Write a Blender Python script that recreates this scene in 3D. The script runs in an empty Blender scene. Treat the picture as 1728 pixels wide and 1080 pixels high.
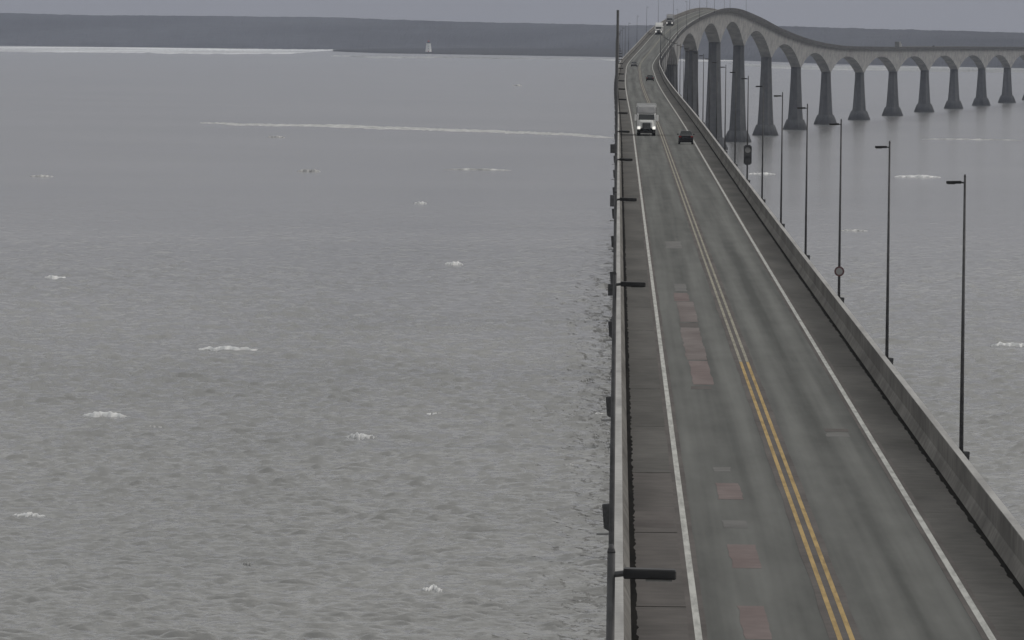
import bpy, bmesh, math, random
import numpy as np
from mathutils import Matrix, Vector
random.seed(7); rng = np.random.default_rng(11)
C = bpy.context.scene.collection
SC = bpy.context.scene

# ------------------------------------------------------------------ camera
F, CX, CY = 15400.0, 864.0, 540.0          # focal length and centre in photograph pixels
VX, VY, ROLL = 1043.0, 20.0, 0.0125        # where the level +Y direction falls, camera roll
HC, RE = 58.0, 7.4e6                       # eye above the sea; effective earth radius
cy = Vector((VX-CX, CY-VY, -F)).normalized()
g = Vector((math.sin(ROLL), math.cos(ROLL), 0))
cz = (g - g.dot(cy)*cy).normalized()
cx = cy.cross(cz)
W2C = Matrix((cx, cy, cz)).transposed()    # world axes as columns
cam = bpy.data.objects.new('camera', bpy.data.cameras.new('camera')); C.objects.link(cam)
cam.data.sensor_fit = 'HORIZONTAL'; cam.data.sensor_width = 36; cam.data.lens = F*36/1728
cam.data.clip_start = 2; cam.data.clip_end = 90000
cam.matrix_world = Matrix.Translation((0, 0, HC)) @ W2C.transposed().to_4x4()
SC.camera = cam

# ------------------------------------------------------------------ sky, sun, exposure
SUN_AZ, SUN_EL = math.radians(74), math.radians(30)      # azimuth from +Y towards +X
w = bpy.data.worlds.new('World'); SC.world = w; w.use_nodes = True
nt = w.node_tree; nt.nodes.clear()
def nd(t, typ, **k):
    n = t.nodes.new(typ)
    for a, b in k.items(): setattr(n, a, b)
    return n
out = nd(nt, 'ShaderNodeOutputWorld'); bg = nd(nt, 'ShaderNodeBackground')
tc = nd(nt, 'ShaderNodeTexCoord'); sep = nd(nt, 'ShaderNodeSeparateXYZ'); mx = nd(nt, 'ShaderNodeMath', operation='MAXIMUM')
mx.inputs[1].default_value = 0.03
cmb = nd(nt, 'ShaderNodeCombineXYZ')
sky = nd(nt, 'ShaderNodeTexSky', sky_type='NISHITA'); sky.sun_disc = False
sky.sun_elevation = SUN_EL; sky.sun_rotation = SUN_AZ; sky.dust_density = 4; sky.air_density = 1.2
hs = nd(nt, 'ShaderNodeHueSaturation'); hs.inputs['Saturation'].default_value = 0.35
L = nt.links.new
L(tc.outputs['Generated'], sep.inputs[0]); L(sep.outputs[0], cmb.inputs[0]); L(sep.outputs[1], cmb.inputs[1])
L(sep.outputs[2], mx.inputs[0]); L(mx.outputs[0], cmb.inputs[2]); L(cmb.outputs[0], sky.inputs[0]); L(sky.outputs[0], hs.inputs['Color'])
# overcast layer: brighter overhead than at the horizon, faint soft cloud
ramp = nd(nt, 'ShaderNodeMapRange'); ramp.inputs['From Min'].default_value = 0; ramp.inputs['From Max'].default_value = .38
ramp.inputs['To Min'].default_value = 2.15; ramp.inputs['To Max'].default_value = 6.1
L(mx.outputs[0], ramp.inputs['Value'])
cn = nd(nt, 'ShaderNodeTexNoise'); cn.inputs['Scale'].default_value = 3.0; cn.inputs['Detail'].default_value = 5
mp = nd(nt, 'ShaderNodeMapping'); mp.inputs['Scale'].default_value = (1, 1, 6)
L(tc.outputs['Generated'], mp.inputs[0]); L(mp.outputs[0], cn.inputs['Vector'])
cr = nd(nt, 'ShaderNodeMapRange'); cr.inputs['To Min'].default_value = 0.86; cr.inputs['To Max'].default_value = 1.14
L(cn.outputs['Fac'], cr.inputs['Value'])
mu = nd(nt, 'ShaderNodeMath', operation='MULTIPLY'); L(ramp.outputs[0], mu.inputs[0]); L(cr.outputs[0], mu.inputs[1])
tint = nd(nt, 'ShaderNodeMix', data_type='RGBA', blend_type='MULTIPLY'); tint.inputs[0].default_value = 1
tr = nd(nt, 'ShaderNodeValToRGB'); tr.color_ramp.elements[0].color = (.94, .953, 1.06, 1); tr.color_ramp.elements[0].position = .02
tr.color_ramp.elements[1].color = (1.0, 1.0, .975, 1); tr.color_ramp.elements[1].position = .35
L(mx.outputs[0], tr.inputs[0]); L(tr.outputs[0], tint.inputs[6]); L(mu.outputs[0], tint.inputs[7])
mix = nd(nt, 'ShaderNodeMix', data_type='RGBA'); mix.inputs[0].default_value = 0.88
L(hs.outputs[0], mix.inputs[6]); L(tint.outputs[2], mix.inputs[7]); L(mix.outputs[2], bg.inputs['Color'])
bg.inputs['Strength'].default_value = 0.1; L(bg.outputs[0], out.inputs['Surface'])

sl = bpy.data.lights.new('sun', 'SUN'); sl.energy = 0.8; sl.angle = math.radians(25); sl.color = (1, 0.95, 0.88)
so = bpy.data.objects.new('sun', sl); C.objects.link(so)
so.rotation_euler = Vector((-math.sin(SUN_AZ)*math.cos(SUN_EL), -math.cos(SUN_AZ)*math.cos(SUN_EL), -math.sin(SUN_EL))).to_track_quat('-Z', 'Y').to_euler()
so.location = (200, 0, 200)
SC.view_settings.view_transform = 'Standard'; SC.view_settings.look = 'None'
SC.view_settings.exposure = 0.0; SC.view_settings.gamma = 1
SC.render.engine = 'CYCLES'
SC.cycles.use_denoising = True; SC.cycles.max_bounces = 6; SC.cycles.volume_bounces = 1

# ------------------------------------------------------------------ helpers
def ray(px, py):                      # photograph pixel -> world direction with y = 1
    d = W2C.transposed() @ Vector((px-CX, CY-py, -F))
    return d/d.y
def on_level(px, py, z):              # where that ray meets the level z
    d = ray(px, py); t = (z-HC)/d.z
    return Vector((d.x*t, t, z))
def sea_z(x, y): return -(x*x+y*y)/(2*RE)
def on_sea(px, py):
    d = ray(px, py); t = -HC/d.z
    for _ in range(40):
        t = (sea_z(d.x*t, t)-HC)/d.z
    return Vector((d.x*t, t, sea_z(d.x*t, t)))

def tag(o, label=None, cat=None, group=None, kind=None):
    if label: o['label'] = label
    if cat: o['category'] = cat
    if group: o['group'] = group
    if kind: o['kind'] = kind
    return o
def empty(name, loc=(0, 0, 0), rz=0):
    o = bpy.data.objects.new(name, None); C.objects.link(o); o.location = loc; o.rotation_euler.z = rz
    o.empty_display_size = 0.3
    return o
def mesh_obj(name, me, mats, parent=None, smooth=False):
    o = bpy.data.objects.new(name, me); C.objects.link(o)
    for m in (mats if isinstance(mats, (list, tuple)) else [mats]): me.materials.append(m)
    if parent: o.parent = parent
    if smooth: me.polygons.foreach_set('use_smooth', [True]*len(me.polygons))
    return o
def pyobj(name, v, f, mats, parent=None, smooth=False, mi=None):
    me = bpy.data.meshes.new(name); me.from_pydata([tuple(p) for p in v], [], f)
    bm = bmesh.new(); bm.from_mesh(me); bmesh.ops.recalc_face_normals(bm, faces=bm.faces); bm.to_mesh(me); bm.free()
    o = mesh_obj(name, me, mats, parent, smooth)
    if mi is not None: me.polygons.foreach_set('material_index', mi)
    return o
class MB:
    def __init__(s): s.bm = bmesh.new()
    def hull(s, pts):
        vs = [s.bm.verts.new(p) for p in pts]
        r = bmesh.ops.convex_hull(s.bm, input=vs)
        return s
    def box(s, a, b):
        return s.hull([(x, y, z) for x in (a[0], b[0]) for y in (a[1], b[1]) for z in (a[2], b[2])])
    def ring(s, secs, cap=True):       # loft closed rings of points
        rows = [[s.bm.verts.new(p) for p in r] for r in secs]
        n = len(rows[0])
        for a, b in zip(rows, rows[1:]):
            for i in range(n): s.bm.faces.new((a[i], a[(i+1) % n], b[(i+1) % n], b[i]))
        if cap: s.bm.faces.new(rows[0][::-1]); s.bm.faces.new(rows[-1])
        return s
    def tube(s, p, q, r0, r1=None, n=10):
        p, q = Vector(p), Vector(q); r1 = r0 if r1 is None else r1
        d = (q-p).normalized(); u = d.orthogonal().normalized(); v = d.cross(u)
        return s.ring([[tuple(c+u*r*math.cos(2*math.pi*i/n)+v*r*math.sin(2*math.pi*i/n)) for i in range(n)] for c, r in ((p, r0), (q, r1))])
    def bevel(s, w_, seg=2):
        bmesh.ops.bevel(s.bm, geom=s.bm.edges[:], offset=w_, segments=seg, affect='EDGES', clamp_overlap=True); return s
    def build(s, name, mat, parent=None, smooth=False):
        bmesh.ops.recalc_face_normals(s.bm, faces=s.bm.faces)
        me = bpy.data.meshes.new(name); s.bm.to_mesh(me); s.bm.free()
        return mesh_obj(name, me, mat, parent, smooth)
def copy_tree(o, parent=None):
    c = o.copy(); C.objects.link(c); c.parent = parent
    for ch in list(o.children): copy_tree(ch, c)
    return c

# ------------------------------------------------------------------ materials
def mat(name, c1, c2=None, scale=1.0, rough=0.8, stretch=(1, 1, 1), detail=6, bump=0.0, bdist=0.02, metal=0, emit=None, spec=0.3, contrast=(0.35, 0.65), scale2=None, amt2=0.25):
    m = bpy.data.materials.new(name); m.use_nodes = True; t = m.node_tree; p = t.nodes['Principled BSDF']
    p.inputs['Roughness'].default_value = rough; p.inputs['Metallic'].default_value = metal
    p.inputs['Specular IOR Level'].default_value = spec
    if emit: p.inputs['Emission Color'].default_value = (*emit[0], 1); p.inputs['Emission Strength'].default_value = emit[1]
    if c2 is None:
        p.inputs['Base Color'].default_value = (*c1, 1); return m
    ge = nd(t, 'ShaderNodeNewGeometry'); ma = nd(t, 'ShaderNodeMapping'); ma.inputs['Scale'].default_value = stretch
    n = nd(t, 'ShaderNodeTexNoise'); n.inputs['Scale'].default_value = scale; n.inputs['Detail'].default_value = detail
    r = nd(t, 'ShaderNodeValToRGB'); e = r.color_ramp.elements
    e[0].position, e[1].position = contrast; e[0].color = (*c1, 1); e[1].color = (*c2, 1)
    K = t.links.new
    K(ge.outputs['Position'], ma.inputs[0]); K(ma.outputs[0], n.inputs['Vector']); K(n.outputs['Fac'], r.inputs[0])
    col = r.outputs[0]
    if scale2:
        n2 = nd(t, 'ShaderNodeTexNoise'); n2.inputs['Scale'].default_value = scale2; n2.inputs['Detail'].default_value = 4
        K(ge.outputs['Position'], n2.inputs['Vector'])
        mr = nd(t, 'ShaderNodeMapRange'); mr.inputs['From Min'].default_value = .3; mr.inputs['From Max'].default_value = .7
        mr.inputs['To Min'].default_value = 1-amt2; mr.inputs['To Max'].default_value = 1+amt2
        K(n2.outputs['Fac'], mr.inputs[0])
        mm = nd(t, 'ShaderNodeMix', data_type='RGBA', blend_type='MULTIPLY'); mm.inputs[0].default_value = 1
        K(col, mm.inputs[6]); K(mr.outputs[0], mm.inputs[7]); col = mm.outputs[2]
    K(col, p.inputs['Base Color'])
    if bump:
        b = nd(t, 'ShaderNodeBump'); b.inputs['Strength'].default_value = bump; b.inputs['Distance'].default_value = bdist
        K(n.outputs['Fac'], b.inputs['Height']); K(b.outputs[0], p.inputs['Normal'])
    return m
M = {}
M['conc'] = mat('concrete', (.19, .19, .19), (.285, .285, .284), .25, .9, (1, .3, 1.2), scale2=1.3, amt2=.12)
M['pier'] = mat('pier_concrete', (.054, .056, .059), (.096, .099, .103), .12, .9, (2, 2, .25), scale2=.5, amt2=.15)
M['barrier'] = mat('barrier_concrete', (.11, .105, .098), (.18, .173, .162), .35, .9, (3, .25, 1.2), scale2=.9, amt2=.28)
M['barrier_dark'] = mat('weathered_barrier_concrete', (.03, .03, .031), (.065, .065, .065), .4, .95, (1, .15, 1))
M['top'] = mat('barrier_top_concrete', (.31, .305, .3), (.44, .435, .425), .5, .9, (3, .2, 1), scale2=2.5, amt2=.1)  # paler than the barrier faces: sky light on the level top put into colour
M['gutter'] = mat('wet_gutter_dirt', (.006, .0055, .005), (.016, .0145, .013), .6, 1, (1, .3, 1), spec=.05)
M['white'] = mat('white_road_paint', (.33, .33, .315), (.54, .54, .515), 1.2, .8, (4, .35, 1), contrast=(.3, .6))
M['palepaint'] = mat('worn_pale_road_paint', (.19, .18, .15), (.33, .31, .25), 1.2, .8, (4, .35, 1), contrast=(.3, .6))
M['yellow'] = mat('yellow_road_paint', (.28, .19, .075), (.46, .32, .13), 1.2, .8, (4, .35, 1), contrast=(.3, .6))
M['shoulder'] = mat('shoulder_asphalt', (.075, .072, .067), (.12, .115, .108), .35, .95, (1, .15, 1), scale2=1.1, amt2=.15)
M['shoulder2'] = mat('shoulder_asphalt_reddish', (.08, .073, .069), (.125, .114, .108), .35, .95, (1, .15, 1), scale2=1.1, amt2=.15)
M['patchred'] = mat('reddish_asphalt_patch', (.155, .12, .116), (.2, .163, .158), .5, .95, (1, .2, 1), scale2=1.2, amt2=.12)
M['patchdark'] = mat('dark_asphalt_patch', (.085, .075, .072), (.13, .118, .112), .5, .95, (1, .2, 1), scale2=1.2, amt2=.12)
M['patchpale'] = mat('pale_asphalt_patch', (.135, .133, .13), (.18, .178, .174), .5, .95, (1, .2, 1), scale2=1.2, amt2=.12)
M['patchfade'] = mat('faded_pink_asphalt_patch', (.145, .122, .118), (.195, .17, .165), .5, .95, (1, .2, 1), scale2=1.2, amt2=.12)
M['steel'] = mat('dark_painted_steel', (.06, .061, .065), (.09, .091, .095), 2, .55, scale2=9, amt2=.2)
M['galv'] = mat('galvanised_steel', (.3, .3, .3), (.42, .42, .42), 3, .5, metal=.3)
M['lum'] = mat('luminaire_housing', (.012, .012, .013), (.022, .022, .024), 6, .5)
M['lens'] = mat('luminaire_lens', (.25, .25, .24), rough=.2)
M['black'] = mat('black_rubber', (.012, .012, .012), (.022, .022, .022), 5, .8)
M['carblack'] = mat('black_car_paint', (.012, .012, .014), (.016, .016, .018), 3, .25, spec=.5)
M['cardark'] = mat('dark_grey_car_paint', (.02, .02, .023), (.028, .028, .031), 3, .3, spec=.5)
M['glass'] = mat('tinted_glass', (.015, .018, .02), rough=.08, spec=.6)
M['truckwhite'] = mat('white_truck_paint', (.62, .62, .61), (.74, .74, .73), .8, .4, spec=.5)
M['truckgrey'] = mat('grey_truck_paint', (.2, .2, .205), (.28, .28, .285), .8, .4, spec=.5)
M['trailer'] = mat('grey_trailer_skin', (.13, .13, .13), (.2, .2, .2), .6, .5, (1, 1, .2))
M['chrome'] = mat('chrome_trim', (.5, .5, .5), rough=.25, metal=1)
M['lamp'] = mat('lit_headlight', (.8, .8, .78), emit=((1, .97, .9), .8))
M['red'] = mat('red_tail_light', (.25, .01, .01), rough=.3)
M['signred'] = mat('red_sign_rim', (.13, .075, .078), rough=.7)
M['signwhite'] = mat('white_sign_face', (.3, .3, .3), rough=.5)
M['foam'] = mat('sea_foam', (.72, .73, .74), (.92, .92, .92), .8, .9, (1, .3, 1), bump=.4, bdist=.15)
M['foamthin'] = mat('thin_sea_foam', (.5, .5, .5), (.75, .75, .74), .25, .9, (1, .3, 1), bump=.3, bdist=.15)
M['ice'] = mat('shore_ice', (.46, .47, .49), (.82, .83, .85), .0035, .85, (1, .2, 1), contrast=(.38, .66), scale2=.02, amt2=.2)
M['icedull'] = mat('slushy_shore_ice', (.30, .305, .31), (.6, .61, .62), .003, .85, (1, .2, 1), contrast=(.4, .7), scale2=.02, amt2=.25)
M['forest'] = mat('mixed_forest', (.018, .02, .026), (.048, .051, .061), .0016, 1, (1, .35, 3), contrast=(.4, .6), scale2=.03, amt2=.45)
M['lowland'] = mat('bare_spring_ground', (.008, .008, .007), (.02, .019, .017), .008, 1, (1, .5, 3), scale2=.05, amt2=.3)
M['lighthouse'] = mat('white_shingles', (.7, .7, .69), (.8, .8, .79), .3, .8)
M['lhred'] = mat('red_roof_paint', (.3, .04, .035), rough=.5)

def patchy(m, lo, hi, sc):
    t = m.node_tree; p = t.nodes['Principled BSDF']; ge = nd(t, 'ShaderNodeNewGeometry'); n = nd(t, 'ShaderNodeTexNoise')
    n.inputs['Scale'].default_value = sc; n.inputs['Detail'].default_value = 4
    r = nd(t, 'ShaderNodeMapRange'); r.inputs['From Min'].default_value = .36; r.inputs['From Max'].default_value = .58
    r.inputs['To Min'].default_value = lo; r.inputs['To Max'].default_value = hi
    t.links.new(ge.outputs['Position'], n.inputs['Vector']); t.links.new(n.outputs['Fac'], r.inputs[0]); t.links.new(r.outputs[0], p.inputs['Alpha'])
patchy(M['foam'], .8, 1, .6); patchy(M['foamthin'], .6, .95, .25)
# tide stain on the lower piers
t = M['pier'].node_tree; p = t.nodes['Principled BSDF']; ge = nd(t, 'ShaderNodeNewGeometry'); sx = nd(t, 'ShaderNodeSeparateXYZ')
n = nd(t, 'ShaderNodeTexNoise'); n.inputs['Scale'].default_value = .3
ad = nd(t, 'ShaderNodeMath', operation='MULTIPLY_ADD'); ad.inputs[1].default_value = 4
mr = nd(t, 'ShaderNodeMapRange'); mr.inputs['From Min'].default_value = 1.5; mr.inputs['From Max'].default_value = 4.5; mr.inputs['To Min'].default_value = .5
mm = nd(t, 'ShaderNodeMix', data_type='RGBA', blend_type='MULTIPLY'); mm.inputs[0].default_value = 1
src = p.inputs['Base Color'].links[0].from_socket
t.links.new(ge.outputs['Position'], sx.inputs[0]); t.links.new(ge.outputs['Position'], n.inputs['Vector']); t.links.new(n.outputs['Fac'], ad.inputs[0]); t.links.new(sx.outputs[2], ad.inputs[2])
t.links.new(ad.outputs[0], mr.inputs[0]); t.links.new(src, mm.inputs[6]); t.links.new(mr.outputs[0], mm.inputs[7]); t.links.new(mm.outputs[2], p.inputs['Base Color'])

def road_material():
    m = bpy.data.materials.new('worn_asphalt'); m.use_nodes = True; t = m.node_tree; p = t.nodes['Principled BSDF']; K = t.links.new
    p.inputs['Roughness'].default_value = .9; p.inputs['Specular IOR Level'].default_value = .25
    uv = nd(t, 'ShaderNodeUVMap'); uv.uv_map = 'lane'
    ma = nd(t, 'ShaderNodeMapping'); ma.inputs['Scale'].default_value = (1.15, .006, 1)
    n1 = nd(t, 'ShaderNodeTexNoise'); n1.inputs['Scale'].default_value = 1.1; n1.inputs['Detail'].default_value = 3
    K(uv.outputs[0], ma.inputs[0]); K(ma.outputs[0], n1.inputs['Vector'])
    mb = nd(t, 'ShaderNodeMapping'); mb.inputs['Scale'].default_value = (.8, .08, 1)
    n2 = nd(t, 'ShaderNodeTexNoise'); n2.inputs['Scale'].default_value = .9; n2.inputs['Detail'].default_value = 7; n2.inputs['Roughness'].default_value = .65
    K(uv.outputs[0], mb.inputs[0]); K(mb.outputs[0], n2.inputs['Vector'])
    # polished wheel paths: period 1.875 m across, two per lane
    sx = nd(t, 'ShaderNodeSeparateXYZ'); K(uv.outputs[0], sx.inputs[0])
    a = nd(t, 'ShaderNodeMath', operation='MULTIPLY'); a.inputs[1].default_value = 2*math.pi/1.875; K(sx.outputs[0], a.inputs[0])
    c = nd(t, 'ShaderNodeMath', operation='COSINE'); K(a.outputs[0], c.inputs[0])
    w1 = nd(t, 'ShaderNodeMath', operation='MULTIPLY'); w1.inputs[1].default_value = -.085; K(c.outputs[0], w1.inputs[0])
    ad = nd(t, 'ShaderNodeMath', operation='ADD'); K(n1.outputs['Fac'], ad.inputs[0]); K(w1.outputs[0], ad.inputs[1])
    n3 = nd(t, 'ShaderNodeMath', operation='MULTIPLY_ADD'); n3.inputs[1].default_value = .5; K(n2.outputs['Fac'], n3.inputs[0]); K(ad.outputs[0], n3.inputs[2])
    r = nd(t, 'ShaderNodeValToRGB'); e = r.color_ramp.elements
    e[0].position = .5; e[0].color = (.071, .073, .069, 1); e[1].position = 1.0; e[1].color = (.166, .169, .161, 1)
    K(n3.outputs[0], r.inputs[0]); K(r.outputs[0], p.inputs['Base Color'])
    b = nd(t, 'ShaderNodeBump'); b.inputs['Strength'].default_value = .25; b.inputs['Distance'].default_value = .02
    K(n2.outputs['Fac'], b.inputs['Height']); K(b.outputs[0], p.inputs['Normal'])
    return m
M['road'] = road_material()

def sea_material():
    m = bpy.data.materials.new('sea_water'); m.use_nodes = True; t = m.node_tree; p = t.nodes['Principled BSDF']; K = t.links.new
    p.inputs['Roughness'].default_value = .12; p.inputs['IOR'].default_value = 1.333; p.inputs['Specular IOR Level'].default_value = .5
    ge = nd(t, 'ShaderNodeNewGeometry')
    big = nd(t, 'ShaderNodeTexNoise'); big.inputs['Scale'].default_value = .004; big.inputs['Detail'].default_value = 5
    K(ge.outputs['Position'], big.inputs['Vector'])
    r = nd(t, 'ShaderNodeValToRGB'); e = r.color_ramp.elements
    e[0].position = .35; e[0].color = (.25, .249, .243, 1); e[1].position = .68; e[1].color = (.305, .303, .296, 1)
    K(big.outputs['Fac'], r.inputs[0]); K(r.outputs[0], p.inputs['Base Color'])
    h = None
    for sc, st, amp in ((.16, (1, .8, 1), 1.0), (.45, (1, .75, 1), .42), (1.6, (1, .8, 1), .12)):
        ma = nd(t, 'ShaderNodeMapping'); ma.inputs['Scale'].default_value = st; ma.inputs['Rotation'].default_value = (0, 0, .35)
        n = nd(t, 'ShaderNodeTexNoise'); n.inputs['Scale'].default_value = sc; n.inputs['Detail'].default_value = 2
        K(ge.outputs['Position'], ma.inputs[0]); K(ma.outputs[0], n.inputs['Vector'])
        q = nd(t, 'ShaderNodeMath', operation='MULTIPLY_ADD'); q.inputs[1].default_value = amp; K(n.outputs['Fac'], q.inputs[0])
        if h: K(h, q.inputs[2])
        else: q.inputs[2].default_value = 0
        h = q.outputs[0]
    b = nd(t, 'ShaderNodeBump'); b.inputs['Distance'].default_value = .62
    gm = nd(t, 'ShaderNodeMapping'); gm.inputs['Scale'].default_value = (1, .22, 1); gm.inputs['Rotation'].default_value = (0, 0, .2)
    gn = nd(t, 'ShaderNodeTexNoise'); gn.inputs['Scale'].default_value = .02; gn.inputs['Detail'].default_value = 4
    gr = nd(t, 'ShaderNodeMapRange'); gr.inputs['From Min'].default_value = .35; gr.inputs['From Max'].default_value = .65; gr.inputs['To Min'].default_value = .8; gr.inputs['To Max'].default_value = 1.2
    K(ge.outputs['Position'], gm.inputs[0]); K(gm.outputs[0], gn.inputs['Vector']); K(gn.outputs['Fac'], gr.inputs[0]); K(gr.outputs[0], b.inputs['Strength'])
    K(h, b.inputs['Height']); K(b.outputs[0], p.inputs['Normal'])
    return m
M['sea'] = sea_material()

# ------------------------------------------------------------------ bridge path (metres; Y forward)
def interp(xs, ys):
    xs = np.array(xs, float); ys = np.array(ys, float)
    def fn(x):
        x = np.asarray(x, float); d = np.gradient(ys, xs)
        i = np.clip(np.searchsorted(xs, x)-1, 0, len(xs)-2); hh = xs[i+1]-xs[i]; t = np.clip((x-xs[i])/hh, -.5, 1.5)
        return (2*t**3-3*t**2+1)*ys[i]+(t**3-2*t**2+t)*hh*d[i]+(-2*t**3+3*t**2)*ys[i+1]+(t**3-t**2)*hh*d[i+1]
    return fn
YP0, SPAN = 4205.0, 249.0
PATH_Y = [-400, 0, 1200, 2400, 2750, 3209, 3458, 3707, 3956, 4205, 4454, 4703, 4952, 5201, 5450, 5699, 5948, 6197, 6446, 6944, 7500]
PATH_X = [6, 6, 6, 6, 7.0, 14.0, 20.3, 30.0, 42.0, 55.8, 72.6, 92.0, 113.2, 138.0, 164.5, 191.8, 219.3, 247.2, 275.2, 331, 394]
pathx = interp(PATH_Y, PATH_X)
decky = [-400, 0, 230, 580, 1200, 2300, 2700, 3080, 3350, 3700, 3930, 4060, 4280, 4500, 4760, 5000, 5300, 5900, 6620, 7500]
deckv = [42.7, 42.34, 42.12, 41.85, 41.8, 41.8, 42.3, 45.4, 50.2, 56.3, 59.1, 59.0, 55.4, 49.3, 43.3, 40.0, 38.6, 37.2, 35.2, 32.6]
deckz = interp(decky, deckv)
def frame(y):
    x = float(pathx(y)); s = float(pathx(y+1)-pathx(y-1))/2; n = math.hypot(1, s)
    return x, float(deckz(y)), Vector((1/n, -s/n, 0)), math.atan(s)
def lat(y, l, dz=0):                       # point at lateral offset l from the centreline
    x, z, n, _ = frame(y); return Vector((x+n.x*l, y+n.y*l, z+dz))

Y0, Y1 = -60, 7440
ST = list(np.arange(Y0, Y1+1, 15.0))
def sweep(name, prof, sts, mats, parent=None, mi=None, closed=True, uvname=None):
    v, f, idx, uv = [], [], [], []
    n = len(prof); seg = n if closed else n-1
    for y in sts:
        x, z, nn, _ = frame(y)
        for (l, h) in prof: v.append((x+nn.x*l, y+nn.y*l, z+h)); uv.append((l, y))
    for k in range(len(sts)-1):
        for i in range(seg):
            j = (i+1) % n; f.append((k*n+i, k*n+j, (k+1)*n+j, (k+1)*n+i)); idx.append(mi[i] if mi else 0)
    if closed:
        f.append(tuple(range(n))); f.append(tuple(range((len(sts)-1)*n, len(sts)*n))); idx += [0, 0]
    o = pyobj(name, v, f, mats, parent, mi=idx)
    if uvname:
        me = o.data; l = me.uv_layers.new(name=uvname)
        for lp in me.loops: l.data[lp.index].uv = uv[lp.vertex_index]
    return o

# ------------------------------------------------------------------ sea
def waves(X, Y):
    z = np.zeros_like(X); r = np.random.default_rng(5)
    for k in range(80):
        lam = 1.5*(5.2/1.5)**r.random(); th = math.radians(190)+r.normal(0, .42)     # wind sea running towards the camera
        a = .0105*lam**.9*(.6+.8*r.random())*.95; kk = 2*math.pi/lam
        ph = kk*(X*math.sin(th)+Y*math.cos(th))+r.random()*6.283
        z += a*(np.sin(ph)-.22*np.cos(2*ph))
    g_ = np.zeros_like(X)
    for k in range(14):                                  # gusts and lulls, drawn out along the wind
        g_ += np.sin(X*r.normal(0, .09)+Y*r.normal(0, .018)+r.random()*6.283)
    return z*np.clip(1+.035*g_, .7, 1.3)
view = math.atan2((CX-VX), F)
ang = np.unique(np.concatenate([np.linspace(-math.pi, view-.09, 60), np.linspace(view-.09, view-.062, 14), np.linspace(view-.062, view+.062, 470),
                                np.linspace(view+.062, view+.09, 14), np.linspace(view+.09, math.pi, 60)]))
ang = ang[:-1]
pyr = np.linspace(1120, 330, 1120)                                  # rows of equal picture height
rad = np.unique(np.concatenate([np.geomspace(20, 600, 14), np.linspace(620, F*HC/(1120-20), 12), F*HC/(pyr-20), np.geomspace(2900, 30000, 70), [45000]]))
A, Rr = np.meshgrid(ang, rad)
Xs, Ys = Rr*np.sin(A), Rr*np.cos(A)
fade = np.clip((Rr-640)/140, 0, 1)*np.clip((2880-Rr)/900, 0, 1)*np.clip((.085-np.abs(A-view))/.02, 0, 1)
Zs = -Rr**2/(2*RE)+np.where(fade > 0, waves(Xs, Ys)*fade, 0)
nr, na = A.shape
co = np.stack([Xs, Ys, Zs], -1).reshape(-1, 3)
ii, jj = np.meshgrid(np.arange(nr-1), np.arange(na), indexing='ij')
j2 = (jj+1) % na
quads = np.stack([ii*na+jj, (ii+1)*na+jj, (ii+1)*na+j2, ii*na+j2], -1).reshape(-1, 4)[:, ::-1]
centre = len(co); co = np.vstack([co, [[0, 0, 0]]])
me = bpy.data.meshes.new('sea')
tri = np.stack([np.arange(na), (np.arange(na)+1) % na, np.full(na, centre)], -1)[:, ::-1]
me.vertices.add(len(co)); me.vertices.foreach_set('co', co.ravel())
nl = quads.size+tri.size
me.loops.add(nl); me.loops.foreach_set('vertex_index', np.concatenate([quads.ravel(), tri.ravel()]).astype(np.int32))
me.polygons.add(len(quads)+len(tri))
me.polygons.foreach_set('loop_start', np.concatenate([np.arange(len(quads))*4, len(quads)*4+np.arange(len(tri))*3]).astype(np.int32))
me.update(calc_edges=True); me.validate()
sea = mesh_obj('sea', me, M['sea'], smooth=True); tag(sea, 'grey wind-ruffled sea under the long bridge', 'sea', kind='structure')
if me.polygons[len(quads)//2].normal.z < 0: me.flip_normals()

# whitecaps and foam: crests of real height lying on the waves
def noise1(n, k, r):
    p = r.random(k)*6.28; a = r.random(k)/np.arange(1, k+1)**.6
    t = np.linspace(0, 1, n)
    return sum(a[i]*np.sin(2*math.pi*(i+1)*1.7*t+p[i]) for i in range(k))/a.sum()
def whitecap(px, py, wpx, hpx, sag=0.0, m='foam', seed=0):
    r = np.random.default_rng(seed+int(px)); c = on_sea(px, py); s = F/c.y
    wd, hh = wpx/s, max(.14, 1.15*hpx/s); dep = min(8.0, 2.2+hh*3); n, k = 34, 7
    env = np.sin(np.linspace(0, math.pi, n))**.5*(.8+.25*noise1(n, 5, r)); env = np.clip(env, .04, None)
    yo = noise1(n, 4, r)*dep*.5 - sag/s*np.sin(np.linspace(0, math.pi, n))*c.y*c.y*s/(F*HC)*.35
    v, f = [], []
    for i in range(n):
        x = c.x+wd*(i/(n-1)-.5)
        for j in range(k+1):
            t = j/k; y = c.y+yo[i]+(t-.5)*dep*env[i]*(1+.06*r.normal()*(0 < j < k))
            z = sea_z(x, y)-.25*(j in (0, k)) + hh*math.sin(math.pi*t)*env[i]*(.9+.2*r.random())
            v.append((x, y, z))
    for i in range(n-1):
        for j in range(k): a = i*(k+1)+j; f.append((a, a+1, a+k+2, a+k+1))
    return pyobj('whitecap', v, f, M[m], sea, smooth=True)
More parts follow.
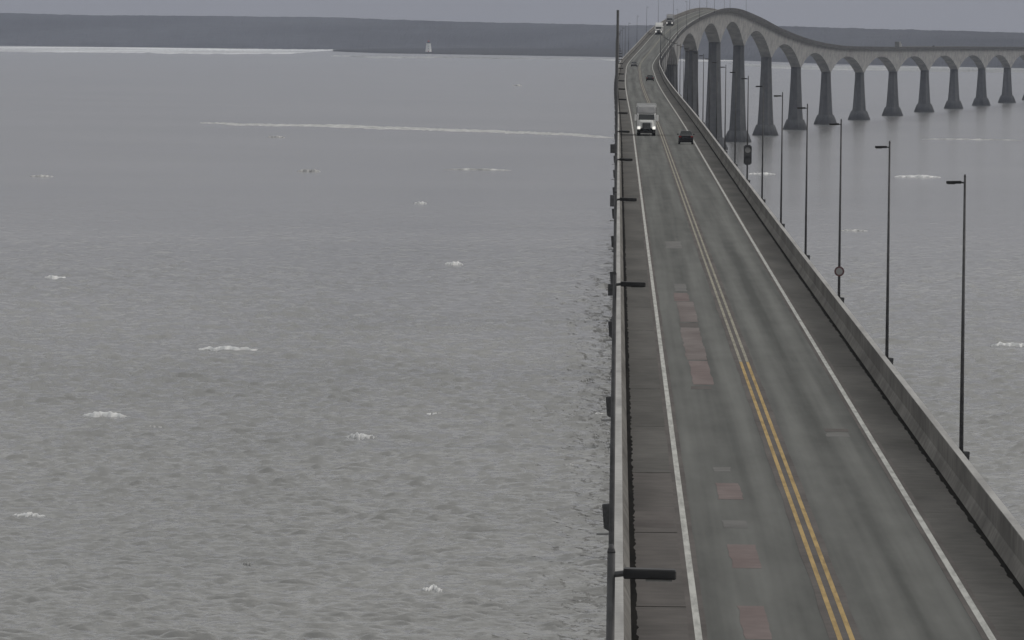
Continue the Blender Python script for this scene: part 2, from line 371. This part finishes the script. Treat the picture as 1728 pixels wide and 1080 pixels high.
for a in ((385, 591, 105, 8, 3), (608, 740, 58, 9), (176, 703, 75, 9), (258, 721, 50, 3, 0, 'foamthin'), (737, 699, 38, 3), (730, 996, 36, 8), (766, 447, 32, 6),
          (710, 344, 22, 4), (521, 290, 40, 5, 0, 'foamthin'), (466, 232, 30, 3, 0, 'foamthin'), (805, 287, 115, 3, 0, 'foamthin'), (1004, 699, 40, 3, 0, 'foamthin'),
          (1703, 585, 66, 8), (1548, 299, 80, 4), (1286, 294, 46, 3), (416, 953, 16, 5, 0, 'foamthin'), (960, 785, 18, 3, 0, 'foamthin'), (873, 145, 16, 3, 0, 'foamthin'),
          (1440, 390, 50, 3, 0, 'foamthin'), (92, 470, 44, 5), (48, 872, 60, 7), (70, 298, 40, 3, 0, 'foamthin'), (1640, 236, 170, 2, 0, 'foamthin')):
    whitecap(*a)
# long foam line drifting across the tide
def ribbon(name, pts, wid, m, hh=.12, parent=None, n=160, seed=1, rise=.05):
    r = np.random.default_rng(seed); P = [on_sea(*p) for p in pts]
    xs = np.linspace(0, len(P)-1, n); v, f = [], []
    wn = .8+.4*noise1(n, 10, r); off = noise1(n, 9, r)
    for q, t in enumerate(xs):
        i = min(int(t), len(P)-2); p = P[i].lerp(P[i+1], t-i)
        e = min(1, 8*min(q, n-1-q)/n+.1)
        for j in range(5):
            y = p.y+off[q]*wid*.18+(j/4-.5)*wid*max(.15, wn[q])*e; x = p.x
            v.append((x, y, sea_z(x, y)+(rise+hh*r.random() if 0 < j < 4 else -.3)))
    for q in range(n-1):
        for j in range(4): a = q*5+j; f.append((a, a+1, a+6, a+5))
    return pyobj(name, v, f, M[m], parent, smooth=True)
ribbon('foam_line', [(340, 207), (450, 211), (560, 213), (700, 217), (850, 222), (950, 227), (1036, 233)], 170, 'foamthin', .35, sea)

# ------------------------------------------------------------------ far shore
TOPX = [-400, 0, 150, 400, 565, 744, 900, 1040, 1310, 1500, 1728, 2200]
TOPY = [16, 21, 24.5, 26.5, 28, 35, 38.5, 42, 44, 49, 55.5, 64]
SHX = [-400, 150, 420, 600, 900, 1040, 1250, 1400, 1728, 2200]
SHD = [17500, 17200, 16900, 16900, 16500, 15200, 13600, 12600, 12000, 11500]
def topy(px): return float(np.interp(px, TOPX, TOPY))
def shore(name, x0, x1, dist, dep, rows, top, m, ncol, label, rough, seed):
    r = np.random.default_rng(seed)
    nz = np.zeros(ncol)
    for k in range(1, 90): nz += r.normal()/k**.55*np.sin(2*math.pi*k*np.linspace(0, 1, ncol)*1.37+r.random()*6.28)
    nz *= .32
    v, f = [], []
    for i in range(ncol):
        px = x0+(x1-x0)*i/(ncol-1); d0 = dist(px); D = ray(px, 90)
        for j in range(rows):
            t = j/(rows-1); d = d0+dep*t
            base = sea_z(D.x*d, d)
            dt = d0+dep*.8
            yh = VY+ROLL*(px-VX)
            zt = HC-(top(px)-yh)/F*dt                    # height that the crest needs at its distance
            zt0 = sea_z(D.x*dt, dt)
            hgt = (zt-zt0)
            prof = min(1, t/.8)**.75 if t <= .8 else 1-(t-.8)*2
            hz = hgt*prof*(.06+.94) if j else -3
            if j == 1: hz = max(hz, 3)
            z = base+hz+rough*(nz[i]*.8*t+r.normal()*.22)*(j > 0)
            v.append((D.x*d, d, z))
    for i in range(ncol-1):
        for j in range(rows-1): a = i*rows+j; f.append((a, a+1, a+rows+1, a+rows))
    o = pyobj(name, v, f, M[m], smooth=False)
    return tag(o, label, 'shore', kind='structure')
shore('hills', -330, 2090, lambda p: float(np.interp(p, SHX, SHD)), 3600, 20, topy, 'forest', 900, 'long low wooded hills along the far coast', 1.2, 3)
# low point with the lighthouse
def pd(px): return float(np.interp(px, [560, 640, 800, 1000, 1200], [15900, 15100, 14900, 14600, 14000]))
def ptop(px): return float(np.interp(px, [555, 575, 640, 800, 1000, 1200], [84.5, 83, 81.5, 81, 81, 82]))
shore('headland', 562, 1230, pd, 1500, 12, ptop, 'lowland', 320, 'flat dark point of land with a lighthouse on it', .5, 9)
# shore ice in front of the coast
def ice_sheet(pts_top, pts_bot, x0, x1, n, seed, m='ice'):
    r = np.random.default_rng(seed); v, f = [], []
    na_, nb = noise1(n, 20, r), noise1(n, 24, r)
    for i in range(n):
        px = x0+(x1-x0)*i/(n-1)
        yt = np.interp(px, *pts_top); yb = np.interp(px, *pts_bot)
        yb = yb+nb[i]*2.2; e = min(1, 12*min(i, n-1-i)/n)
        for j in range(6):
            y = yt+(yb-yt)*(j/5)*max(e, .02)
            p = on_sea(px, y); v.append((p.x, p.y, p.z+(.5+1.0*r.random() if 0 < j < 5 else (-.4 if j == 5 else .4))))
    for i in range(n-1):
        for j in range(5): a = i*6+j; f.append((a, a+1, a+7, a+6))
    tag(pyobj('shore_ice', v, f, M[m], sea), kind='stuff')
ice_sheet(([-330, 150, 400, 600], [77.5, 79.5, 82, 83.6]), ([-330, 150, 300, 480, 600], [87, 89, 91.5, 91.5, 87]), -330, 590, 240, 2)
ice_sheet(([560, 700, 1040, 1240], [95, 95.5, 99.2, 102.5]), ([560, 640, 800, 1040, 1240], [95.6, 98, 98.3, 101.8, 105]), 560, 1240, 200, 4, 'icedull')
ice_sheet(([1230, 1400, 1728, 2090], [108, 111.5, 115.5, 119]), ([1230, 1400, 1728, 2090], [113, 119, 123, 127]), 1230, 2090, 240, 6, 'icedull')

# ------------------------------------------------------------------ bridge
bridge = empty('bridge', (6, 0, 0))
tag(bridge, 'long concrete box-girder bridge on tapered piers, humped and bending across the sea', 'bridge')
def part_sweep(*a, **k):
    o = sweep(*a, **k); o.parent = bridge; o.matrix_parent_inverse = Matrix.Translation((-6, 0, 0)); return o
def arch_depth(t): return 4.6+9.6*abs(2*t-1)**2.1
PIERS = [YP0+SPAN*k for k in range(-17, 14)]
for k in range(len(PIERS)-1):
    ya, yb = max(PIERS[k], Y0), min(PIERS[k+1], Y1)
    if yb <= ya: continue
    v, f = [], []; n = 28; prof_n = 8
    for q in range(n+1):
        t = q/n; y = ya+(yb-ya)*t; tt = (y-PIERS[k])/SPAN
        x, z, nn, _ = frame(y); D = arch_depth(tt); z -= .09
        wb = 3.1-.045*D
        for (l, h) in ((-5.98, 0), (5.98, 0), (5.98, -.28), (3.4, -.75), (wb, -D), (-wb, -D), (-3.4, -.75), (-5.98, -.28)):
            v.append((x+nn.x*l, y+nn.y*l, z+h))
    for q in range(n):
        for i in range(prof_n): j = (i+1) % prof_n; f.append((q*prof_n+i, q*prof_n+j, (q+1)*prof_n+j, (q+1)*prof_n+i))
    f.append(tuple(range(prof_n))); f.append(tuple(range(n*prof_n, (n+1)*prof_n)))
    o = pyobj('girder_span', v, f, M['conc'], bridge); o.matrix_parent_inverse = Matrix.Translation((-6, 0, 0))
def pier(y):
    x, z, nn, a = frame(y); top = z-13.6; sz = sea_z(x, y)
    p = empty('pier', (0, 0, 0)); bpy.data.objects.remove(p)
    def oct_(hx, hy, zz, ch=.32):
        c = min(hx, hy)*ch*2
        return [(hx, -hy+c, zz), (hx, hy-c, zz), (hx-c, hy, zz), (-hx+c, hy, zz), (-hx, hy-c, zz), (-hx, -hy+c, zz), (-hx+c, -hy, zz), (hx-c, -hy, zz)]
    secs = []
    Hh = top-(sz+4)
    for t in np.linspace(0, 1, 9):
        hx = 4.0-1.5*min(1, t*1.12)**.7
        hy = 4.3-1.0*t
        secs.append(oct_(hx, hy, sz+4+Hh*t))
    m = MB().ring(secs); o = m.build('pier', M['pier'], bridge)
    o.matrix_parent_inverse = Matrix.Translation((-6, 0, 0)); o.location = (x, y, 0); o.rotation_euler.z = -a
    R_ = lambda r, zz: [(r*math.cos(2*math.pi*i/20), r*math.sin(2*math.pi*i/20), zz) for i in range(20)]
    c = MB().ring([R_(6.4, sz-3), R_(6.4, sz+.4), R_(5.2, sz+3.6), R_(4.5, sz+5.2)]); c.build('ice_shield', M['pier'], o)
for y in PIERS:
    if Y0 < y < Y1: pier(y)
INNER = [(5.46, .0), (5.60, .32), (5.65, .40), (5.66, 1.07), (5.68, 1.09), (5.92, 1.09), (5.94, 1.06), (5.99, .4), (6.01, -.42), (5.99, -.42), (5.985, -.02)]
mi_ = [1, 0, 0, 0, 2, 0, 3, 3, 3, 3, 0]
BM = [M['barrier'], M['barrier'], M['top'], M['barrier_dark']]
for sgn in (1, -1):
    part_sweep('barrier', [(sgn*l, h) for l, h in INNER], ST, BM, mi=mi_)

# ------------------------------------------------------------------ road
road = sweep('road', [(-5.52, -.085), (-5.52, 0), (-1.9, .0), (0, .0), (1.9, .0), (5.52, 0), (5.52, -.085)], ST, M['road'], uvname='lane')
tag(road, 'worn grey two-lane roadway along the bridge deck', 'road', kind='structure')
def strip(name, l0, l1, ya, yb, m, h=.004, ragged=0.0, step=15.0, th=True):
    n = max(2, int(math.ceil((yb-ya)/step))+1); v, f = [], []
    for q in range(n):
        y = ya+(yb-ya)*q/(n-1)
        e0 = random.uniform(-1, 1)*ragged; e1 = random.uniform(-1, 1)*ragged
        for l, hh in ((l0+e0, 0), (l0+e0, h), (l1+e1, h), (l1+e1, 0)): v.append(lat(y, l, hh))
    for q in range(n-1):
        for i in range(3): a = q*4+i; f.append((a, a+1, a+5, a+4))
    f.append((0, 1, 2, 3)); f.append(tuple((n-1)*4+i for i in (0, 1, 2, 3)))
    return pyobj(name, v, f, m, road)
# shoulders laid in bays, darker than the lanes
y = 170.0; k = 0
while y < 1500:
    ln = 36.5+random.uniform(-3, 3)
    strip('shoulder_bay', -5.44, -3.86, y+.06, y+ln-.06, M['shoulder2' if k in (1, 2, 3) else 'shoulder'], .004)
    strip('shoulder_seam', -5.44, -3.9, y-.28, y-.02, M['gutter'], .004) if k % 1 == 0 else None
    y += ln; k += 1
strip('shoulder_bay', -5.44, -3.86, y, 4000, M['shoulder'], .004)
y = 170.0
while y < 1400:
    ln = 120+random.uniform(-25, 25)
    strip('shoulder_bay', 3.86, 5.44, y+.05, y+ln-.05, M['shoulder'], .004); y += ln
strip('shoulder_bay', 3.86, 5.44, y, 4000, M['shoulder'], .004)
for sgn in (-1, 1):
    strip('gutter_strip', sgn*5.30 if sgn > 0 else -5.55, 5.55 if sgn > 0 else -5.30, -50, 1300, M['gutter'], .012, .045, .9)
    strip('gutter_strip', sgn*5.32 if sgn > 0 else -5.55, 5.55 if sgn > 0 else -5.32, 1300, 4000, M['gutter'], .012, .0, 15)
    strip('edge_line', sgn*3.75-.09, sgn*3.75+.09, -50, 7000, M['white'], .009, .0)
    strip('sealed_joint', sgn*3.75-.24, sgn*3.75+.24, -50, 2600, M['patchdark'], .0055, .02, 6)
    strip('centre_line', sgn*.155-.065, sgn*.155+.065, -50, 420, M['yellow'], .009, .0)
    strip('centre_line', sgn*.155-.065, sgn*.155+.065, 420.3, 7000, M['palepaint'], .009, .0)
strip('centre_joint', -.42, .42, -50, 2600, M['patchdark'], .0055, .03, 6)
ZR = 41.8
def patch(x0, x1, yt, yb, m):
    a = on_level((x0+x1)/2, yt, ZR); b = on_level((x0+x1)/2, yb, ZR)
    s = F/((a.y+b.y)/2); ym = (yt+yb)/2
    l0 = on_level(x0, ym, ZR).x-6; l1 = on_level(x1, ym, ZR).x-6
    strip('asphalt_patch', l0, l1, b.y, a.y, M[m], .006, .045, 2)
for p in ((1138, 1158, 481, 494, 'patchpale'), (1137, 1162, 497, 511, 'patchred'), (1145, 1174, 512, 547, 'patchfade'), (1147, 1178, 549, 556, 'patchdark'), (1153, 1186, 557, 613, 'patchfade'),
          (1166, 1199, 615, 656, 'patchred'), (1165, 1200, 659, 664, 'patchdark'), (1204, 1232, 800, 808, 'patchpale'), (1211, 1250, 828, 856, 'patchred'), (1220, 1262, 893, 906, 'patchpale'),
          (1232, 1279, 935, 976, 'patchred'), (1250, 1296, 1042, 1100, 'patchred'), (1123, 1150, 408, 420, 'patchpale'), (1395, 1432, 741, 747, 'patchpale'), (1392, 1430, 733, 738, 'patchdark'),
          (1064, 1138, 877, 905, 'patchdark')):
    patch(*p)

# ------------------------------------------------------------------ street lamps
def make_lamp():
    r = empty('street_lamp')                # base = barrier top level, luminaire reaches towards -X (road on its left)
    MB().tube((0, 0, -1.0), (0, 0, 9.370), .08, .04, 12).build('post', M['steel'], r, True)
    MB().tube((0, 0, 9.350), (0, 0, 9.430), .044, .02, 12).build('post_cap', M['steel'], r, True)
    MB().tube((.0, 0, 9.130), (-.16, 0, 9.150), .03, .03, 8).build('arm', M['steel'], r)
    h = MB().hull([(-.12, sy*.14, z_) for sy in (-1, 1) for z_ in (9.100, 9.200)]+[(-.64, sy*.14, 9.095) for sy in (-1, 1)]+[(-.64, sy*.12, 9.190) for sy in (-1, 1)]).bevel(.012, 1).build('luminaire', M['lum'], r)
    MB().box((-.60, -.11, 9.075), (-.34, .11, 9.097)).build('lens', M['lens'], h)
    MB().hull([(.06, -.16, -.10), (.06, .16, -.10), (.30, -.14, -.12), (.30, .14, -.12), (.24, -.12, -.85), (.24, .12, -.85), (.06, -.16, -.95), (.06, .16, -.95)]).bevel(.02, 1).build('base_bracket', M['steel'], r)
    MB().box((-.035, -.2, -1.06), (.46, .2, -1.0)).build('bracket_plate', M['galv'], r)
    return r
proto = make_lamp(); used = False
lamps = []
def place_lamp(y, sgn, label, group):
    global used
    o = proto if not used else copy_tree(proto); used = True
    x, z, n, a = frame(y); p = lat(y, sgn*6.0, 1.09)
    o.location = p; o.rotation_euler.z = -a+(0 if sgn > 0 else math.pi)
    o['label'] = label; o['category'] = 'street lamp'; o['group'] = group; lamps.append(o); return o
NW = ['', 'first', 'second', 'third', 'fourth', 'fifth', 'sixth', 'seventh']
LEFT = [89.5, 188, 277, 356]+[445+87*k for k in range(29)]+[2968+174*k for k in range(8)]
for k, y in enumerate(LEFT):
    q = k-4                                        # lamps from the tall mast, which stands between numbers 4 and 5
    if q <= 0: lb = f'{NW[1-q]} street lamp short of the tall thin mast, beside the oncoming lane' if q < 0 else 'street lamp just short of the tall thin mast, beside the oncoming lane'
    elif q < 6: lb = f'{NW[q]} street lamp past the tall thin mast, beside the oncoming lane'
    elif y < 2900: lb = 'far dark street lamp in the row behind the oncoming-lane barrier'
    else: lb = 'distant street lamp on the bridge hump beside the oncoming lane'
    place_lamp(y, -1, lb, 'street lamps along the oncoming lane')
for k in range(0, 38):
    y = 314+87*k if k < 31 else 314+87*30+174*(k-30); q = k-2
    if q == 0: lb = 'slim dark street lamp with a round sign low on its post'
    elif q == -1: lb = 'slim street lamp next before the lamp that carries the round sign'
    elif q == -2: lb = 'slim street lamp two before the lamp that carries the round sign'
    elif q < 4: lb = f'{NW[q]} slim street lamp past the lamp with the round sign'
    elif q == 4: lb = 'slim street lamp standing just past the two-lens signal on the outbound barrier'
    elif y < 2900: lb = 'far slim street lamp outside the outbound barrier past the two-lens signal'
    else: lb = 'distant street lamp on the bridge hump beside the outbound lane'
    place_lamp(y, 1, lb, 'street lamps along the outbound lane')
# round sign strapped to the third outbound lamp
yy = 314+87*2; p = lat(yy, 6.0, 1.09)
sg = empty('round_sign', (p.x, p.y-.10, p.z+1.28)); tag(sg, 'small round red-rimmed sign strapped low on an outbound street lamp', 'sign')
def disc(r0, y0, y1, n=24): return MB().ring([[(r0*math.cos(2*math.pi*i/n), yv, r0*math.sin(2*math.pi*i/n)) for i in range(n)] for yv in (y0, y1)])
disc(.27, -.01, .01).build('rim', M['signred'], sg); disc(.18, -.014, -.0105).build('face', M['signwhite'], sg); MB().box((-.02, .0095, -.06), (.02, .05, .06)).build('strap', M['steel'], sg)

# weather mast behind the barrier
p = lat(512, -6.07, 1.09)
ms = empty('weather_mast', p); tag(ms, 'thin tall mast rising above the street lamps beside the oncoming lane', 'mast')
MB().tube((.06, 0, -1.0), (.06, 0, 15.12), .085, .075, 10).build('pole', M['steel'], ms, True)
b = MB().box((-.30, -.2, -.9), (.02, .2, -.25)).build('base_bracket', M['steel'], ms)
MB().box((-.25, -.18, 4.1), (.0, .18, 4.75)).bevel(.02, 1).build('instrument_box', M['steel'], ms)
MB().box((-.27, -.2, 7.1), (.0, .2, 7.6)).bevel(.02, 1).build('instrument_box', M['steel'], ms)

# signal head post on the outbound barrier
p = lat(828, 5.92, 1.09)
sp = empty('traffic_signal', p); tag(sp, 'dark two-lens signal on a short post on the outbound barrier', 'signal')
MB().tube((0, 0, -.02), (0, 0, 1.45), .06, .05, 10).build('post', M['steel'], sp)
bx = MB().box((-.36, -.12, 1.4), (.36, .12, 3.2)).bevel(.1, 2).build('housing', M['steel'], sp)
for zz, mm in ((2.75, 'signwhite'), (1.88, 'steel')):
    o = disc(.27, -.17, -.115, 20).build('lens', M[mm], bx); o.location.z = zz
    MB().ring([[((.3+dr)*math.cos(math.pi*i/12)*(1 if dr == 0 else 1), yv, zz+(.3+dr)*math.sin(math.pi*i/12)) for i in range(13)] + [((.27+dr)*math.cos(math.pi*i/12), yv, zz+(.27+dr)*math.sin(math.pi*i/12)) for i in range(12, -1, -1)] for yv, dr in ((-.3, 0), (-.12, 0.001))]).build('visor', M['lum'], bx)

# ------------------------------------------------------------------ vehicles (front faces -Y)
def wheel(parent, x, y, r, wdt):
    t = MB().tube((-wdt/2, 0, 0), (wdt/2, 0, 0), r, r, 20).build('wheel', M['black'], parent); t.location = (x, y, r)
    MB().tube((-wdt/2-.008, 0, 0), (wdt/2+.008, 0, 0), r*.55, r*.55, 14).build('rim', M['galv'], t)
def make_car(paint, facing_away=True, name='car', suv=False):
    r = empty(name); h = .18 if suv else 0
    def S(y, wd, z0, z1, ch=.12): return [(-wd, y, z0+ch), (-wd+ch*.5, y, z0), (wd-ch*.5, y, z0), (wd, y, z0+ch), (wd, y, z1-ch), (wd-ch, y, z1), (-wd+ch, y, z1), (-wd, y, z1-ch)]
    MB().ring([S(-2.28, .74, .34, .68), S(-2.1, .86, .24, .76), S(-1.2, .9, .22, .90+h*.5), S(-.6, .91, .22, .96+h), S(1.5, .91, .22, .98+h), S(2.05, .88, .26, .98+h), S(2.25, .8, .36, .88+h)]).build('body', paint, r)
    def G(y, wb, wt, z0, z1): return [(-wb, y, z0), (wb, y, z0), (wt, y, z1), (-wt, y, z1)]
    y3 = 1.95 if suv else 1.75
    MB().hull([(sx*.82, -.95, .9+h) for sx in (-1, 1)]+[(sx*.82, y3, .93+h) for sx in (-1, 1)]+[(sx*.64, -.15, 1.42+h) for sx in (-1, 1)]+[(sx*.62, y3-.5, 1.42+h) for sx in (-1, 1)]).bevel(.05, 2).build('cabin_glass', M['glass'], r)
    MB().hull([(sx*.62, -.12, 1.405+h) for sx in (-1, 1)]+[(sx*.6, y3-.52, 1.405+h) for sx in (-1, 1)]+[(sx*.57, -.0, 1.465+h) for sx in (-1, 1)]+[(sx*.55, y3-.62, 1.465+h) for sx in (-1, 1)]).build('roof', paint, r)
    for sx in (-1, 1):
        for yy_ in (-1.4, 1.35): wheel(r, sx*.80, yy_, .33, .22)
        MB().box((sx*.72-.14, 2.14, .68+h), (sx*.72+.14, 2.262, .84+h)).build('tail_light', M['red'], r)
        MB().box((sx*.62-.15, -2.27, .56), (sx*.62+.15, -2.12, .67)).build('headlight', M['signwhite'], r)
        MB().box((sx*.98-.09, -.72, .94+h), (sx*.98+.09, -.58, 1.08+h)).build('mirror', paint, r)
    MB().box((-.7, 2.15, .34), (.7, 2.29, .52)).build('bumper', M['black'], r)
    return r
def make_truck(name='semi_truck'):
    r = empty(name)
    # long-nose tractor
    MB().hull([(sx*1.02, -.1, 1.0) for sx in (-1, 1)]+[(sx*.80, -1.6, 1.0) for sx in (-1, 1)]+[(sx*.74, -1.62, 1.85) for sx in (-1, 1)]+[(sx*.95, -.1, 2.1) for sx in (-1, 1)]).bevel(.06, 2).build('hood', M['truckwhite'], r)
    g_ = MB().box((-.52, -1.70, .85), (.52, -1.58, 1.72)).build('grille', M['black'], r)
    for i in range(5): MB().box((-.48, -1.72, .95+i*.16), (.48, -1.705, .99+i*.16)).build('grille_bar', M['chrome'], g_)
    MB().hull([(sx*1.2, -1.55, .38) for sx in (-1, 1)]+[(sx*.9, -1.82, .38) for sx in (-1, 1)]+[(sx*1.2, -1.5, .80) for sx in (-1, 1)]+[(sx*.9, -1.80, .80) for sx in (-1, 1)]).build('bumper', M['black'], r)
    MB().hull([(sx*1.22, -.1, .9) for sx in (-1, 1)]+[(sx*1.22, 2.2, .9) for sx in (-1, 1)]+[(sx*1.2, -.1, 2.1) for sx in (-1, 1)]+[(sx*1.16, .35, 2.95) for sx in (-1, 1)]+[(sx*1.22, 2.2, 3.0) for sx in (-1, 1)]).bevel(.05, 2).build('cab', M['truckwhite'], r)
    MB().hull([(sx*1.05, -.165, 2.12) for sx in (-1, 1)]+[(sx*1.0, .24, 2.82) for sx in (-1, 1)]+[(sx*1.05, -.06, 2.12) for sx in (-1, 1)]+[(sx*1.0, .36, 2.82) for sx in (-1, 1)]).build('windshield', M['glass'], r)
    MB().hull([(sx*1.16, .2, 2.96) for sx in (-1, 1)]+[(sx*1.2, 2.2, 2.98) for sx in (-1, 1)]+[(sx*1.0, 1.0, 3.75) for sx in (-1, 1)]+[(sx*1.2, 2.2, 4.05) for sx in (-1, 1)]).bevel(.06, 2).build('roof_fairing', M['truckgrey'], r)
    for sx in (-1, 1):
        MB().hull([(sx*.78, -.25, .75), (sx*1.24, -.25, .75), (sx*.78, -1.55, .82), (sx*1.20, -1.45, .82), (sx*.78, -.3, 1.35), (sx*1.24, -.3, 1.3), (sx*.78, -1.5, 1.25), (sx*1.16, -1.4, 1.15)]).bevel(.05, 1).build('fender', M['truckwhite'], r)
        MB().box((sx*.98-.19, -1.66, .88), (sx*.98+.19, -1.42, 1.22)).bevel(.05, 1).build('headlight', M['lamp'], r)
        m_ = MB().box((sx*1.42-.15, .02, 1.95), (sx*1.42+.15, .18, 2.75)).bevel(.04, 1).build('mirror', M['truckwhite'], r)
        MB().tube((sx*1.15, .1, 2.62), (sx*1.3, .1, 2.62), .025).build('mirror_arm', M['steel'], m_)
        MB().tube((sx*1.1, 2.32, .9), (sx*1.1, 2.32, 3.7), .08).build('exhaust_stack', M['chrome'], r)
        for y_ in (-.9, 3.0, 4.2, 14.0, 15.3): wheel(r, sx*.98, y_, .5, .42)
    MB().box((-.95, -.1, .55), (.95, 5.2, .9)).build('chassis', M['black'], r)
    t = MB().box((-1.29, 2.9, 1.15), (1.29, 16.6, 4.12)).bevel(.04, 1).build('trailer', M['trailer'], r)
    MB().box((-1.31, 2.86, 3.72), (1.31, 2.96, 4.15)).build('front_rail', M['truckwhite'], t)
    MB().box((-1.0, 11.5, .6), (1.0, 16.5, 1.16)).build('underframe', M['black'], t)
    MB().box((-1.1, 8.0, .3), (-1.06, 11.2, 1.16)).build('side_skirt', M['trailer'], t); MB().box((1.06, 8.0, .3), (1.1, 11.2, 1.16)).build('side_skirt', M['trailer'], t)
    return r
def put(o, y, l, label, cat, away, group=None):
    x, z, n, a = frame(y); p = lat(y, l, .006)
    sl_ = math.atan(float(deckz(y+5)-deckz(y-5))/10)
    o.rotation_euler = (sl_ if not away else -sl_, 0, -a+(math.pi if away else 0)) if False else (sl_, 0, -a)
    if not away: pass
    o.location = p; tag(o, label, cat, group); return o
# proto vehicles have their front at -Y, so oncoming traffic needs no turn; outbound traffic is turned by half
def put2(o, y, l, label, cat, away):
    put(o, y, l, label, cat, False)
    if away: o.rotation_euler.z += math.pi; o.rotation_euler.x *= -1
tk = make_truck(); put2(tk, 1197, -2.1, 'white-nosed semi truck with lit headlights and grey trailer oncoming on the level roadway', 'truck', False)
cA = make_car(M['carblack'], suv=True); put2(cA, 1126, 2.55, 'black car driving away, passing the oncoming semi truck', 'car', True)
cB = make_car(M['carblack']); put2(cB, 2163, 2.1, 'black car driving away towards the foot of the bridge hump', 'car', True)
cD = make_car(M['cardark']); put2(cD, 2655, -1.6, 'dark grey oncoming car at the foot of the bridge hump', 'car', False)
def recolour(o, frm, to):
    for c in [o]+list(o.children_recursive):
        if c.type == 'MESH' and c.data.materials and c.data.materials[0] == frm:
            c.data = c.data.copy(); c.data.materials[0] = to
t2 = copy_tree(tk); recolour(t2, M['trailer'], M['truckwhite']); recolour(t2, M['truckgrey'], M['truckwhite']); put2(t2, 3330, -1.9, 'white semi truck descending the upper slope of the bridge hump', 'truck', False)
t3 = copy_tree(tk); put2(t3, 3500, -1.9, 'grey semi truck near the crest of the bridge hump', 'truck', False)
t4 = copy_tree(tk); put2(t4, 5470, 1.9, 'semi truck with grey trailer on the far low spans of the bridge', 'truck', True)
recolour(t3, M['truckwhite'], M['truckgrey'])
cF = make_car(M['cardark'], suv=True, name='car'); put2(cF, 5745, 1.9, 'dark car on the far low spans of the bridge', 'car', True)

# ------------------------------------------------------------------ lighthouse on the headland
base = ray(723, 88); dd = 15350.0; lz = HC+base.z*dd
lh = empty('lighthouse', (base.x*dd, dd, lz-1.5)); tag(lh, 'small white tapered lighthouse on the low dark headland', 'lighthouse')
oc = lambda r, z: [(r*math.cos(2*math.pi*(i+.5)/8), r*math.sin(2*math.pi*(i+.5)/8), z) for i in range(8)]
MB().ring([oc(6.0, 0), oc(5.8, 1.5), oc(3.9, 15.5), oc(4.7, 16.3), oc(4.7, 16.8)]).build('tower', M['lighthouse'], lh)
lt = MB().ring([oc(2.3, 16.8), oc(2.3, 19.3)]).build('lantern', M['glass'], lh)
MB().ring([oc(2.8, 19.3), oc(.4, 21.2), oc(.15, 22)]).build('lantern_roof', M['lhred'], lt)
MB().box((-.6, -5.75, 1.5), (.6, -4.8, 3.8)).build('door', M['lhred'], lh)
for zz in (7, 11): MB().box((-.4, -5.55+.13*zz, zz), (.4, -4.0, zz+1.1)).build('window', M['glass'], lh)

# ------------------------------------------------------------------ sea haze
hz = MB().box((-9000, -600, -75), (9000, 24000, 92)).build('haze', bpy.data.materials.new('haze_air')); tag(hz, kind='stuff', label='thin grey sea haze over the strait', cat='haze')
hm = hz.data.materials[0]; hm.use_nodes = True; t = hm.node_tree; t.nodes.clear()
o_ = nd(t, 'ShaderNodeOutputMaterial'); pv = nd(t, 'ShaderNodeVolumePrincipled')
pv.inputs['Color'].default_value = (.74, .81, 1, 1); pv.inputs['Density'].default_value = 2.0e-5; pv.inputs['Anisotropy'].default_value = .2
t.links.new(pv.outputs[0], o_.inputs['Volume'])
